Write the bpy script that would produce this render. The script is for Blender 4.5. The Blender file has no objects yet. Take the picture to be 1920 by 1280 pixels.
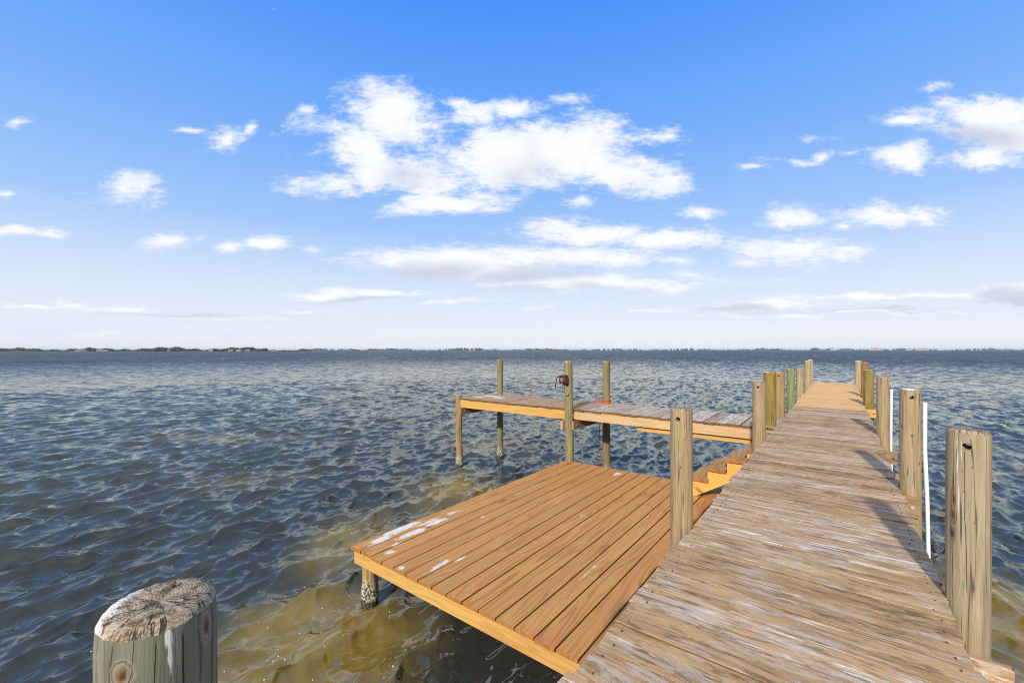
import bpy, bmesh, math, random
import numpy as np
from mathutils import Vector, Matrix

# ------------------------------------------------------------------ camera, sky, sun, exposure
scn = bpy.context.scene
COL = scn.collection
THETA = math.atan(616 / 800.0)          # the pier runs this far to the right of the view
S_, C_ = math.sin(THETA), math.cos(THETA)
EYE = 2.90                              # camera above the water, metres

cam = bpy.data.cameras.new("camera")
cam.lens = 15.0
cam.sensor_width = 36.0
cam.shift_y = 16 / 1920.0
cam.clip_start = 0.05
cam.clip_end = 20000
camo = bpy.data.objects.new("camera", cam)
COL.objects.link(camo)
camo.location = (0, 0, EYE)
camo.rotation_euler = (math.radians(90), 0, 0)
scn.camera = camo

SUN_EL = math.radians(28)
SUN_AZ = THETA - math.radians(10)       # light travels this way, clockwise from +Y
sun = bpy.data.lights.new("sun", 'SUN')
sun.energy = 4.5
sun.angle = math.radians(2.2)
sun.color = (1.0, 0.90, 0.76)
suno = bpy.data.objects.new("sun", sun)
COL.objects.link(suno)
ldir = Vector((math.sin(SUN_AZ) * math.cos(SUN_EL), math.cos(SUN_AZ) * math.cos(SUN_EL), -math.sin(SUN_EL)))
suno.rotation_euler = ldir.to_track_quat('-Z', 'Y').to_euler()
suno.location = (-30, -60, 60)

vs = scn.view_settings
scn.display_settings.display_device = 'sRGB'
vs.view_transform = 'Standard'
vs.look = 'None'
vs.exposure = 0.0
vs.gamma = 1.0
vs.use_curve_mapping = False
scn.cycles.use_denoising = False
scn.cycles.filter_width = 1.1
scn.cycles.sample_clamp_indirect = 4.0
scn.cycles.max_bounces = 6
scn.cycles.transparent_max_bounces = 8
scn.cycles.caustics_reflective = False
scn.cycles.caustics_refractive = False


class NT:
    """short hand for building node trees"""
    def __init__(self, tree):
        self.t = tree

    def n(self, typ, **kw):
        nd = self.t.nodes.new(typ)
        for k, v in kw.items():
            setattr(nd, k, v)
        return nd

    def set(self, sock, v):
        if isinstance(v, bpy.types.NodeSocket):
            self.t.links.new(v, sock)
        elif v is not None:
            sock.default_value = v

    def math(self, op, a, b=None, c=None, clamp=False):
        nd = self.n('ShaderNodeMath', operation=op, use_clamp=clamp)
        for i, v in enumerate((a, b, c)):
            if v is not None:
                self.set(nd.inputs[i], v)
        return nd.outputs[0]

    def vmath(self, op, a, b=None):
        nd = self.n('ShaderNodeVectorMath', operation=op)
        self.set(nd.inputs[0], a)
        if b is not None:
            self.set(nd.inputs[1], b)
        return nd.outputs['Value'] if op in ('LENGTH', 'DOT_PRODUCT') else nd.outputs[0]

    def comb(self, x, y, z=0.0):
        nd = self.n('ShaderNodeCombineXYZ')
        for i, v in enumerate((x, y, z)):
            self.set(nd.inputs[i], v)
        return nd.outputs[0]

    def sep(self, v):
        nd = self.n('ShaderNodeSeparateXYZ')
        self.set(nd.inputs[0], v)
        return nd.outputs

    def noise(self, vec, scale=1.0, detail=4.0, rough=0.5, dist=0.0, color=False):
        nd = self.n('ShaderNodeTexNoise')
        self.set(nd.inputs['Vector'], vec)
        nd.inputs['Scale'].default_value = scale
        nd.inputs['Detail'].default_value = detail
        nd.inputs['Roughness'].default_value = rough
        nd.inputs['Distortion'].default_value = dist
        return nd.outputs['Color'] if color else nd.outputs['Fac']

    def ss(self, x, lo, hi, a=0.0, b=1.0):
        nd = self.n('ShaderNodeMapRange', interpolation_type='SMOOTHSTEP')
        self.set(nd.inputs['Value'], x)
        self.set(nd.inputs['From Min'], lo)
        self.set(nd.inputs['From Max'], hi)
        self.set(nd.inputs['To Min'], a)
        self.set(nd.inputs['To Max'], b)
        return nd.outputs[0]

    def lin(self, x, lo, hi, a=0.0, b=1.0):
        nd = self.n('ShaderNodeMapRange')
        self.set(nd.inputs['Value'], x)
        self.set(nd.inputs['From Min'], lo)
        self.set(nd.inputs['From Max'], hi)
        self.set(nd.inputs['To Min'], a)
        self.set(nd.inputs['To Max'], b)
        return nd.outputs[0]

    def mix(self, f, a, b, blend='MIX'):
        nd = self.n('ShaderNodeMix', data_type='RGBA', blend_type=blend)
        self.set(nd.inputs[0], f)
        for s, v in ((nd.inputs[6], a), (nd.inputs[7], b)):
            if isinstance(v, (tuple, list)) and len(v) == 3:
                v = (*v, 1.0)
            self.set(s, v)
        return nd.outputs[2]

    def ramp(self, x, stops, interp='LINEAR'):
        nd = self.n('ShaderNodeValToRGB')
        cr = nd.color_ramp
        cr.interpolation = interp
        while len(cr.elements) < len(stops):
            cr.elements.new(0.5)
        for e, (p, c) in zip(cr.elements, stops):
            e.position = p
            e.color = (*c, 1.0) if len(c) == 3 else c
        self.set(nd.inputs[0], x)
        return nd.outputs[0]


def srgb(r, g, b):
    f = lambda v: (v / 255 / 12.92) if v / 255 <= 0.04045 else ((v / 255 + 0.055) / 1.055) ** 2.4
    return (f(r), f(g), f(b))


CLOUDS = [  # x, y, half width, half height, strength; seen along the view direction, in 1/800 of the distance
    (725, 222, 92, 58, 1.15), (680, 285, 75, 62, 1.0), (632, 345, 75, 20, .75), (705, 322, 70, 42, .9), (800, 335, 120, 38, .85),
    (945, 290, 135, 62, 1.2), (1080, 285, 110, 68, 1.25), (1180, 322, 95, 38, 1.0), (1262, 345, 48, 24, .95), (1225, 255, 70, 14, .6),
    (885, 212, 50, 26, .7), (955, 200, 60, 17, .75), (847, 192, 24, 14, .65), (1050, 187, 52, 9, .55), (620, 240, 55, 20, .55),
    (835, 384, 120, 20, 1.0), (900, 364, 80, 14, .55), (930, 391, 50, 9, .55),
    (240, 350, 58, 32, .85), (425, 255, 34, 24, .75), (455, 236, 15, 15, .6), (18, 228, 30, 11, .55), (30, 428, 62, 10, .85),
    (108, 432, 32, 10, .85), (308, 452, 58, 15, .9), (500, 457, 50, 15, .95), (415, 459, 30, 10, .55), (605, 468, 28, 7, .5),
    (8, 362, 18, 7, .5), (352, 242, 20, 5, .45), (580, 207, 16, 9, .45), (515, 10, 1, 1, .1),
    (1095, 432, 120, 22, .9), (1240, 450, 120, 22, .9), (1000, 423, 40, 14, .5),
    (850, 488, 185, 26, 1.2), (1050, 480, 180, 22, 1.1), (1180, 486, 90, 13, .9), (900, 512, 170, 18, .9), (1120, 532, 225, 19, 1.1),
    (1245, 488, 42, 12, .7),
    (1310, 400, 36, 12, .85), (1490, 407, 58, 21, 1.0), (1685, 402, 80, 22, 1.0), (1605, 425, 22, 7, .7), (1480, 470, 120, 28, 1.05),
    (1395, 488, 50, 10, .65), (1570, 468, 45, 10, .65),
    (1685, 298, 66, 28, 1.0), (1690, 226, 28, 10, .75), (1860, 218, 135, 30, 1.2), (1910, 252, 100, 36, 1.1), (1850, 300, 70, 22, .95),
    (1830, 245, 90, 26, .85), (1500, 301, 52, 8, .55), (1425, 314, 24, 5, .5), (1537, 290, 22, 9, .5), (1588, 284, 16, 6, .5),
    (1070, 378, 32, 11, .6), (1530, 256, 28, 7, .4), (1767, 172, 24, 9, .45),
    (670, 555, 165, 10, .9), (870, 567, 110, 7, .8), (590, 583, 68, 9, .75), (90, 577, 135, 8, .75), (260, 586, 130, 9, .6),
    (420, 600, 110, 8, .6), (1450, 571, 175, 10, .9), (1700, 557, 240, 9, .85), (1895, 550, 75, 17, 1.1), (1560, 590, 370, 8, .65),
    (200, 622, 320, 12, .5), (1200, 580, 220, 7, .55), (1465, 525, 20, 4, .5),
]
CLOUD_GREY = [(800, 512, 150, 26, .8), (960, 518, 150, 20, .7), (1050, 545, 160, 12, .5), (1850, 258, 110, 26, .75), (1905, 558, 70, 18, 1.1),
              (1390, 577, 100, 8, .8), (1600, 582, 200, 7, .6), (960, 330, 90, 40, .35), (770, 335, 80, 30, .35), (660, 564, 120, 5, .7), (300, 595, 160, 5, .7)]


def build_world():
    w = bpy.data.worlds.new("World")
    scn.world = w
    w.use_nodes = True
    t = w.node_tree
    t.nodes.clear()
    k = NT(t)
    tc = k.n('ShaderNodeTexCoord').outputs['Generated']
    x, y, z = k.sep(tc)
    yy = k.math('MAXIMUM', y, 0.05)
    p = k.math('DIVIDE', x, yy)
    q = k.math('DIVIDE', z, yy)
    pq = k.comb(p, q, 0.0)

    sky = k.n('ShaderNodeTexSky', sky_type='NISHITA')
    sky.sun_disc = False
    sky.sun_elevation = SUN_EL
    sky.sun_rotation = math.pi + SUN_AZ
    sky.air_density = 1.0
    sky.dust_density = 0.6
    sky.ozone_density = 1.6
    STR = 0.1
    up = k.math('MULTIPLY', k.math('ARCSINE', k.math('MAXIMUM', z, 0.0)), 2 / math.pi)
    blue = k.ramp(up, [(0.0, srgb(243, 245, 255)), (0.03, srgb(237, 242, 255)), (0.07, srgb(224, 236, 255)), (0.11, srgb(204, 225, 255)), (0.17, srgb(164, 202, 255)),
                       (0.26, srgb(128, 182, 255)), (0.36, srgb(98, 164, 255)), (0.44, srgb(74, 146, 254)), (0.455, srgb(76, 144, 246)), (0.53, srgb(122, 152, 196)), (1.0, srgb(100, 118, 150))])
    blue = k.mix(1.0, blue, (1 / STR,) * 3, 'MULTIPLY')
    # the half of the sky round the sun, behind the viewer, is pale
    pale = tuple(c / STR for c in srgb(196, 208, 226))
    blue = k.mix(k.ss(y, .25, -.45), blue, pale)
    base = k.mix(0.94, sky.outputs[0], blue)

    # clouds: a field of soft lumps torn up by noise that flattens towards the horizon
    g = k.math('MULTIPLY', k.math('LOGARITHM', k.math('ADD', k.math('MAXIMUM', q, 0.0), 0.12), math.e), 5.2)
    nv = k.comb(k.math('MULTIPLY', p, 6.0), g, 0.0)
    n1 = k.noise(nv, 1.7, 10.0, 0.64, 0.3)
    n2 = k.noise(nv, 0.7, 3.0, 0.5, 0.0)
    warp = k.noise(nv, 0.8, 3.0, 0.5, 0.0, color=True)
    wv = k.vmath('MULTIPLY', k.vmath('SUBTRACT', warp, (.5, .5, .5)), (.16, .05, 0.0))
    pw = k.vmath('ADD', pq, wv)

    def field(vec, lst):
        m = None
        for cx, cy, rx, ry, wgt in lst:
            d = k.vmath('MULTIPLY', k.vmath('SUBTRACT', vec, ((cx - 960) / 800, (656 - cy) / 800, 0)), (800 / rx, 800 / ry, 0))
            e = k.math('MULTIPLY_ADD', k.vmath('LENGTH', d), -wgt * .8, wgt)
            m = e if m is None else k.math('MAXIMUM', m, e)
        return m
    m = field(pw, CLOUDS)
    gm = field(pw, CLOUD_GREY)
    # the unseen part of the sky carries plain scattered clouds
    back = k.math('MULTIPLY_ADD', k.noise(tc, 2.2, 6.0, 0.6), 3.0, -1.75)
    m = k.mix(k.ss(y, 0.12, 0.3), back, m)
    m = k.math('ADD', m, 0.0)
    n3 = k.noise(k.vmath('MULTIPLY', nv, (.6, 1.35, 1.0)), 8.0, 6.0, 0.68, 0.25)
    m = k.math('MULTIPLY_ADD', k.math('SUBTRACT', n3, .5), 1.0, m)
    tt = k.math('MULTIPLY_ADD', k.math('SUBTRACT', n1, 0.5), 2.0, k.math('ADD', m, .19))
    alpha = k.ss(tt, 0.06, 0.78)
    alpha = k.math('MULTIPLY', alpha, k.ss(z, 0.0, 0.03, 0.0, .96))
    thick = k.ss(tt, 0.3, 1.1)
    grey = k.math('MULTIPLY', k.ss(k.math('MULTIPLY_ADD', k.math('SUBTRACT', n2, .5), .9, gm), -0.05, 0.6), 0.85)
    grey = k.math('MULTIPLY', grey, k.ss(y, 0.12, 0.3))
    grey = k.math('MAXIMUM', grey, k.math('MULTIPLY', k.ss(n2, .5, .75), .18))
    ccol = k.mix(thick, srgb(226, 237, 254), (1.02, 1.02, 1.03))
    ccol = k.mix(grey, ccol, srgb(202, 209, 226))
    ccol = k.mix(1.0, ccol, (1 / STR,) * 3, 'MULTIPLY')
    # thin veil low over the horizon
    fin = k.mix(alpha, base, ccol)
    bg = k.n('ShaderNodeBackground')
    k.set(bg.inputs[0], fin)
    bg.inputs[1].default_value = STR
    out = k.n('ShaderNodeOutputWorld')
    t.links.new(bg.outputs[0], out.inputs[0])
    try:
        w.cycles.sampling_method = 'MANUAL'
        w.cycles.sample_map_resolution = 512
    except Exception:
        pass


build_world()


# ------------------------------------------------------------------ helpers
def dock(x, y, z=0.0):
    """dock coordinates (x across the pier to the right, y along it, z above the water) to the world"""
    return Vector((C_ * x + S_ * y, -S_ * x + C_ * y, z))


def new_mat(name, rough=0.8):
    m = bpy.data.materials.new(name)
    m.use_nodes = True
    t = m.node_tree
    t.nodes.clear()
    k = NT(t)
    b = k.n('ShaderNodeBsdfPrincipled')
    b.inputs['Roughness'].default_value = rough
    o = k.n('ShaderNodeOutputMaterial')
    t.links.new(b.outputs[0], o.inputs[0])
    return m, k, b


def bump(k, b, h, strength=0.3, dist=0.01):
    nd = k.n('ShaderNodeBump')
    nd.inputs['Strength'].default_value = strength
    nd.inputs['Distance'].default_value = dist
    k.set(nd.inputs['Height'], h)
    k.t.links.new(nd.outputs[0], b.inputs['Normal'])


class MB:
    def __init__(self):
        self.v, self.f, self.uv, self.tone, self.mi, self.sm = [], [], [], [], [], []

    def face(self, idx, uv=None, tone=0.5, mi=0, smooth=False):
        self.f.append(tuple(idx))
        self.uv.append(uv or [(0, 0)] * len(idx))
        self.tone.append(tone)
        self.mi.append(mi)
        self.sm.append(smooth)

    def plank(self, axis, a, b, c, w, zt, t, tone=None, seg=1, jag=0.0, warp=0.0, mi=0, endmi=None, rnd=random, skew=0.0, ch=0.004, sidemi=None):
        """a board along dock x or y from a to b, centred at c on the other axis, top at zt, width w, thickness t"""
        tone = rnd.random() if tone is None else tone
        uo, vo = rnd.uniform(0, 40), rnd.uniform(0, 40)
        ring = [(-w / 2, -t), (-w / 2, -ch), (-w / 2 + ch, 0), (-w / 6, 0), (w / 6, 0), (w / 2 - ch, 0), (w / 2, -ch), (w / 2, -t)]
        n = len(ring)
        cum = [0]
        for i in range(1, n + 1):
            p0, p1 = ring[i - 1], ring[i % n]
            cum.append(cum[-1] + math.hypot(p1[0] - p0[0], p1[1] - p0[1]))
        base = len(self.v)
        us = []
        for s in range(seg + 1):
            u = a + (b - a) * s / seg
            us.append(u)
            bow = rnd.uniform(-warp, warp)
            tilt = rnd.uniform(-warp, warp) * .6
            for (dw, dt) in ring:
                uu = u
                if jag and s in (0, seg):
                    uu += rnd.uniform(-jag, jag)
                cc = c + dw + skew * (u - (a + b) / 2)
                zz = zt + dt + (bow if dt > -t else 0) + tilt * dw / w
                self.v.append((uu, cc, zz) if axis == 'x' else (cc, uu, zz))
        for s in range(seg):
            for i in range(n):
                j = (i + 1) % n
                q = [base + s * n + i, base + s * n + j, base + (s + 1) * n + j, base + (s + 1) * n + i]
                if axis == 'y':
                    q = q[::-1]
                uvq = [(us[s] + uo, cum[i] + vo), (us[s] + uo, cum[i + 1] + vo), (us[s + 1] + uo, cum[i + 1] + vo), (us[s + 1] + uo, cum[i] + vo)]
                if axis == 'y':
                    uvq = uvq[::-1]
                self.face(q[::-1], uvq[::-1], tone, sidemi if sidemi is not None and i in (0, 6, 7) else mi)
        e = mi if endmi is None else endmi
        for s, rev in ((0, axis == 'x'), (seg, axis != 'x')):
            q = [base + s * n + i for i in range(n)]
            uvq = [(uo + d[1] * .5, vo + d[0]) for d in ring]
            if not rev:
                q, uvq = q[::-1], uvq[::-1]
            self.face(q[::-1], uvq[::-1], tone, e)

    def box(self, x0, x1, y0, y1, z0, z1, tone=0.5, mi=0):
        base = len(self.v)
        for z in (z0, z1):
            for (x, y) in ((x0, y0), (x1, y0), (x1, y1), (x0, y1)):
                self.v.append((x, y, z))
        for q in ((0, 3, 2, 1), (4, 5, 6, 7), (0, 1, 5, 4), (1, 2, 6, 5), (2, 3, 7, 6), (3, 0, 4, 7)):
            self.face([base + i for i in q], None, tone, mi)

    def tube(self, pts, r, seg=10, mi=0, tone=.5, cap=True):
        pts = [Vector(p) for p in pts]
        base = len(self.v)
        rs = r if isinstance(r, (list, tuple)) else [r] * len(pts)
        ref = None
        for i, p in enumerate(pts):
            d = (pts[min(i + 1, len(pts) - 1)] - pts[max(i - 1, 0)]).normalized()
            if ref is None:
                ref = Vector((0, 0, 1)) if abs(d.z) < .9 else Vector((1, 0, 0))
            a = d.cross(ref).normalized()
            bb = d.cross(a).normalized()
            ref = -bb if False else ref
            for s in range(seg):
                an = 2 * math.pi * s / seg
                self.v.append(tuple(p + (a * math.cos(an) + bb * math.sin(an)) * rs[i]))
        for i in range(len(pts) - 1):
            for s in range(seg):
                s2 = (s + 1) % seg
                self.face([base + i * seg + s, base + i * seg + s2, base + (i + 1) * seg + s2, base + (i + 1) * seg + s], None, tone, mi, True)
        if cap:
            self.face([base + s for s in range(seg)][::-1], None, tone, mi)
            e = base + (len(pts) - 1) * seg
            self.face([e + s for s in range(seg)], None, tone, mi)

    def cyl(self, c, axis, r, h, seg=18, mi=0, tone=.5):
        c, axis = Vector(c), Vector(axis).normalized()
        self.tube([c - axis * h / 2, c + axis * h / 2], r, seg, mi, tone)

    def mesh(self, name, mats):
        me = bpy.data.meshes.new(name)
        me.from_pydata(self.v, [], self.f)
        for m in mats:
            me.materials.append(m)
        me.polygons.foreach_set('material_index', self.mi)
        me.polygons.foreach_set('use_smooth', self.sm)
        uvl = me.uv_layers.new(name="UVMap")
        uvl.data.foreach_set('uv', np.array([c for u in self.uv for p in u for c in p], dtype=np.float32))
        at = me.attributes.new('tone', 'FLOAT', 'FACE')
        at.data.foreach_set('value', np.array(self.tone, dtype=np.float32))
        me.validate()
        bm = bmesh.new()
        bm.from_mesh(me)
        bmesh.ops.recalc_face_normals(bm, faces=bm.faces)
        bm.to_mesh(me)
        bm.free()
        return me

    def build(self, name, mats, parent=None):
        if not isinstance(mats, (list, tuple)):
            mats = [mats]
        return link(name, self.mesh(name, mats), parent)


def link(name, me, parent=None):
    o = bpy.data.objects.new(name, me)
    COL.objects.link(o)
    if parent is not None:
        o.parent = parent
    return o


def tag(o, label=None, cat=None, group=None, kind=None):
    for key, v in (('label', label), ('category', cat), ('group', group), ('kind', kind)):
        if v:
            o[key] = v
    return o


def thing(name, label, cat, group=None):
    """an Empty at the dock's origin, turned with the pier, that parents the parts of a thing"""
    o = bpy.data.objects.new(name, None)
    COL.objects.link(o)
    o.rotation_euler = (0, 0, -THETA)
    o.empty_display_size = .3
    return tag(o, label, cat, group)


def shift(o, base):
    """move a thing's origin to its base (dock coordinates) leaving its parts where they are"""
    o.location = dock(*base)
    for c in o.children:
        c.location = c.location - Vector(base)


# ------------------------------------------------------------------ materials
def uv_tone(k):
    uv = k.n('ShaderNodeUVMap', uv_map='UVMap').outputs[0]
    at = k.n('ShaderNodeAttribute', attribute_name='tone').outputs['Fac']
    return uv, at


def wood_new(name, light, dark, knotcol, grain=1.0, var=0.25, rough=0.6, scale=1.0, droppings=None, streaks=None, bias=0.0):
    """fresh sawn pine: cathedral grain, fibres and knots, each board with its own tone"""
    m, k, b = new_mat(name, rough)
    uv, tone = uv_tone(k)
    u, v, _ = k.sep(uv)
    low = k.noise(k.comb(k.math('MULTIPLY', u, .55 * scale), k.math('MULTIPLY', v, 5.0 * scale)), 1.0, 2.0, .5)
    # knots
    vo = k.n('ShaderNodeTexVoronoi', feature='F1')
    k.set(vo.inputs['Vector'], k.comb(k.math('MULTIPLY', u, 1.15 * scale), k.math('MULTIPLY', v, 4.6 * scale)))
    vo.inputs['Scale'].default_value = 1.0
    kd = vo.outputs['Distance']
    pick = k.ss(k.sep(vo.outputs['Color'])[0], .45, .5)
    kn = k.math('MULTIPLY', k.ss(kd, .0, .16, 1.0, 0.0), pick)
    halo = k.math('MULTIPLY', k.ss(kd, .0, .42, 1.0, 0.0), pick)
    fld = k.math('MULTIPLY_ADD', v, 110.0 * scale, k.math('MULTIPLY', low, 48.0))
    fld = k.math('MULTIPLY_ADD', halo, 7.0, fld)
    rings = k.math('SINE', fld)
    rings = k.math('MULTIPLY', k.ss(rings, -.1, 1.0), k.ss(k.noise(k.comb(k.math('MULTIPLY', u, .9), k.math('MULTIPLY', v, 4.0), 3.0), 1.0, 3.0, .5), .3, .6, .35, 1.0))
    fib = k.noise(k.comb(k.math('MULTIPLY', u, 6.0), k.math('MULTIPLY', v, 150.0)), 1.0, 4.0, .7)
    patch = k.noise(k.comb(k.math('MULTIPLY', u, .8), k.math('MULTIPLY', v, 3.0)), 1.0, 4.0, .6)
    f = k.math('MULTIPLY', rings, .5 * grain)
    f = k.math('MULTIPLY_ADD', k.math('SUBTRACT', fib, .5), .6 * grain, f)
    f = k.math('MULTIPLY_ADD', k.math('SUBTRACT', patch, .5), .9, f)
    f = k.math('ADD', f, .12 + bias)
    f = k.math('MULTIPLY_ADD', k.math('SUBTRACT', tone, .5), var * 1.6, f, clamp=True)
    col = k.mix(f, light, dark)
    col = k.mix(k.math('MULTIPLY', halo, .35), col, dark)
    col = k.mix(k.math('MULTIPLY', kn, .95), col, knotcol)
    hs = k.n('ShaderNodeHueSaturation')
    k.set(hs.inputs['Color'], col)
    k.set(hs.inputs['Value'], k.math('MULTIPLY_ADD', tone, var, 1 - var / 2))
    k.set(hs.inputs['Hue'], k.math('MULTIPLY_ADD', k.noise(k.comb(k.math('MULTIPLY', tone, 77.0), u), .6, 2.0), .03, .485))
    col = hs.outputs[0]
    if droppings:
        ob = k.n('ShaderNodeTexCoord').outputs['Object']
        nz = k.noise(k.vmath('MULTIPLY', ob, (1.0, .5, 1.0)), 20.0, 6.0, .72)
        md = None
        for (x, y, rx, ry, wt) in droppings:
            d = k.vmath('MULTIPLY', k.vmath('SUBTRACT', ob, (x, y, 0)), (1 / rx, 1 / ry, 0))
            e = k.math('MULTIPLY_ADD', k.vmath('LENGTH', d), -wt, wt)
            md = e if md is None else k.math('MAXIMUM', md, e)
        msk = k.ss(k.math('MULTIPLY_ADD', k.math('SUBTRACT', nz, .5), 2.4, md), .12, .62)
        col = k.mix(k.math('MULTIPLY', msk, .95), col, (.80, .77, .72))
    k.set(b.inputs['Base Color'], col)
    bump(k, b, k.math('MULTIPLY_ADD', rings, -.3, fib), .25, .003)
    b.inputs['Specular IOR Level'].default_value = .3
    return m


def wood_weathered(name, warm=1.0, silver=0.5, darkc=.5):
    """sun bleached decking: tan core, silver streaks, dark weather cracks"""
    m, k, b = new_mat(name, .85)
    uv, tone = uv_tone(k)
    u, v, _ = k.sep(uv)

    def n(su, sv, det=4.0, ro=.6, off=0.0):
        return k.noise(k.comb(k.math('MULTIPLY_ADD', u, su, off), k.math('MULTIPLY_ADD', v, sv, off)), 1.0, det, ro)
    # wandering of the grain
    wob = k.math('MULTIPLY', k.math('SUBTRACT', n(1.6, 4.0, 3.0), .5), .05)
    v = k.math('ADD', v, wob)
    tw = k.math('MULTIPLY', k.math('SUBTRACT', tone, .5), .10)
    ob = k.n('ShaderNodeTexCoord').outputs['Object']
    area = k.math('MULTIPLY', k.math('SUBTRACT', k.noise(ob, 2.6, 4.0, .6), .5), .22)
    tw = k.math('ADD', tw, area)
    base = k.mix(k.ss(n(2.4, 24, 5, .65), .36, .64), (.57, .375, .205), (.41, .25, .13))
    base = k.mix(k.math('MULTIPLY', k.ss(n(2.0, 9, 4, .6, 7.7), .47, .63), .8), base, (.63, .42, .22))
    silv = k.ss(k.math('ADD', n(3.0, 17, 6, .68, 3.1), tw), .555 - .10 * silver, .66 - .10 * silver)
    base = k.mix(k.math('MULTIPLY', silv, .72), base, (.60, .52, .445))
    wht = k.ss(k.math('ADD', n(3.4, 30, 6, .72, 11.3), tw), .585, .655)
    base = k.mix(k.math('MULTIPLY', wht, .85), base, (.86, .81, .75))
    blotch = k.math('SUBTRACT', n(4.0, 14, 6, .72, 21.0), tw)
    drk = k.ss(blotch, .60 - .08 * darkc, .71 - .08 * darkc)
    base = k.mix(k.math('MULTIPLY', drk, .72), base, (.17, .10, .062))
    purp = k.ss(k.math('ADD', n(3.4, 26, 5, .72, 31.0), tw), .565, .65)
    base = k.mix(k.math('MULTIPLY', purp, .72), base, (.20, .135, .10))
    crack = n(4.5, 70, 5, .7, 5.0)
    ck = k.ss(crack, .585, .65)
    base = k.mix(k.math('MULTIPLY', ck, .75), base, (.08, .05, .032))
    fib = n(14, 170, 4, .7, 9.0)
    base = k.mix(k.math('MULTIPLY', k.ss(fib, .50, .68), .4), base, (.20, .125, .075))
    vo = k.n('ShaderNodeTexVoronoi', feature='F1')
    k.set(vo.inputs['Vector'], k.comb(k.math('MULTIPLY', u, 1.1), k.math('MULTIPLY', v, 4.0)))
    kn = k.math('MULTIPLY', k.ss(vo.outputs['Distance'], .02, .13, 1.0, 0.0), k.ss(k.sep(vo.outputs['Color'])[1], .72, .75))
    base = k.mix(k.math('MULTIPLY', kn, .8), base, (.06, .04, .03))
    hs = k.n('ShaderNodeHueSaturation')
    k.set(hs.inputs['Color'], base)
    k.set(hs.inputs['Value'], k.math('MULTIPLY_ADD', tone, .2, .84))
    hs.inputs['Saturation'].default_value = warm * 1.06
    k.set(b.inputs['Base Color'], hs.outputs[0])
    h = k.math('MULTIPLY_ADD', ck, -1.2, k.math('MULTIPLY_ADD', fib, -.5, k.math('MULTIPLY', drk, -.5)))
    bump(k, b, h, .55, .006)
    b.inputs['Specular IOR Level'].default_value = .2
    return m


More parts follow.
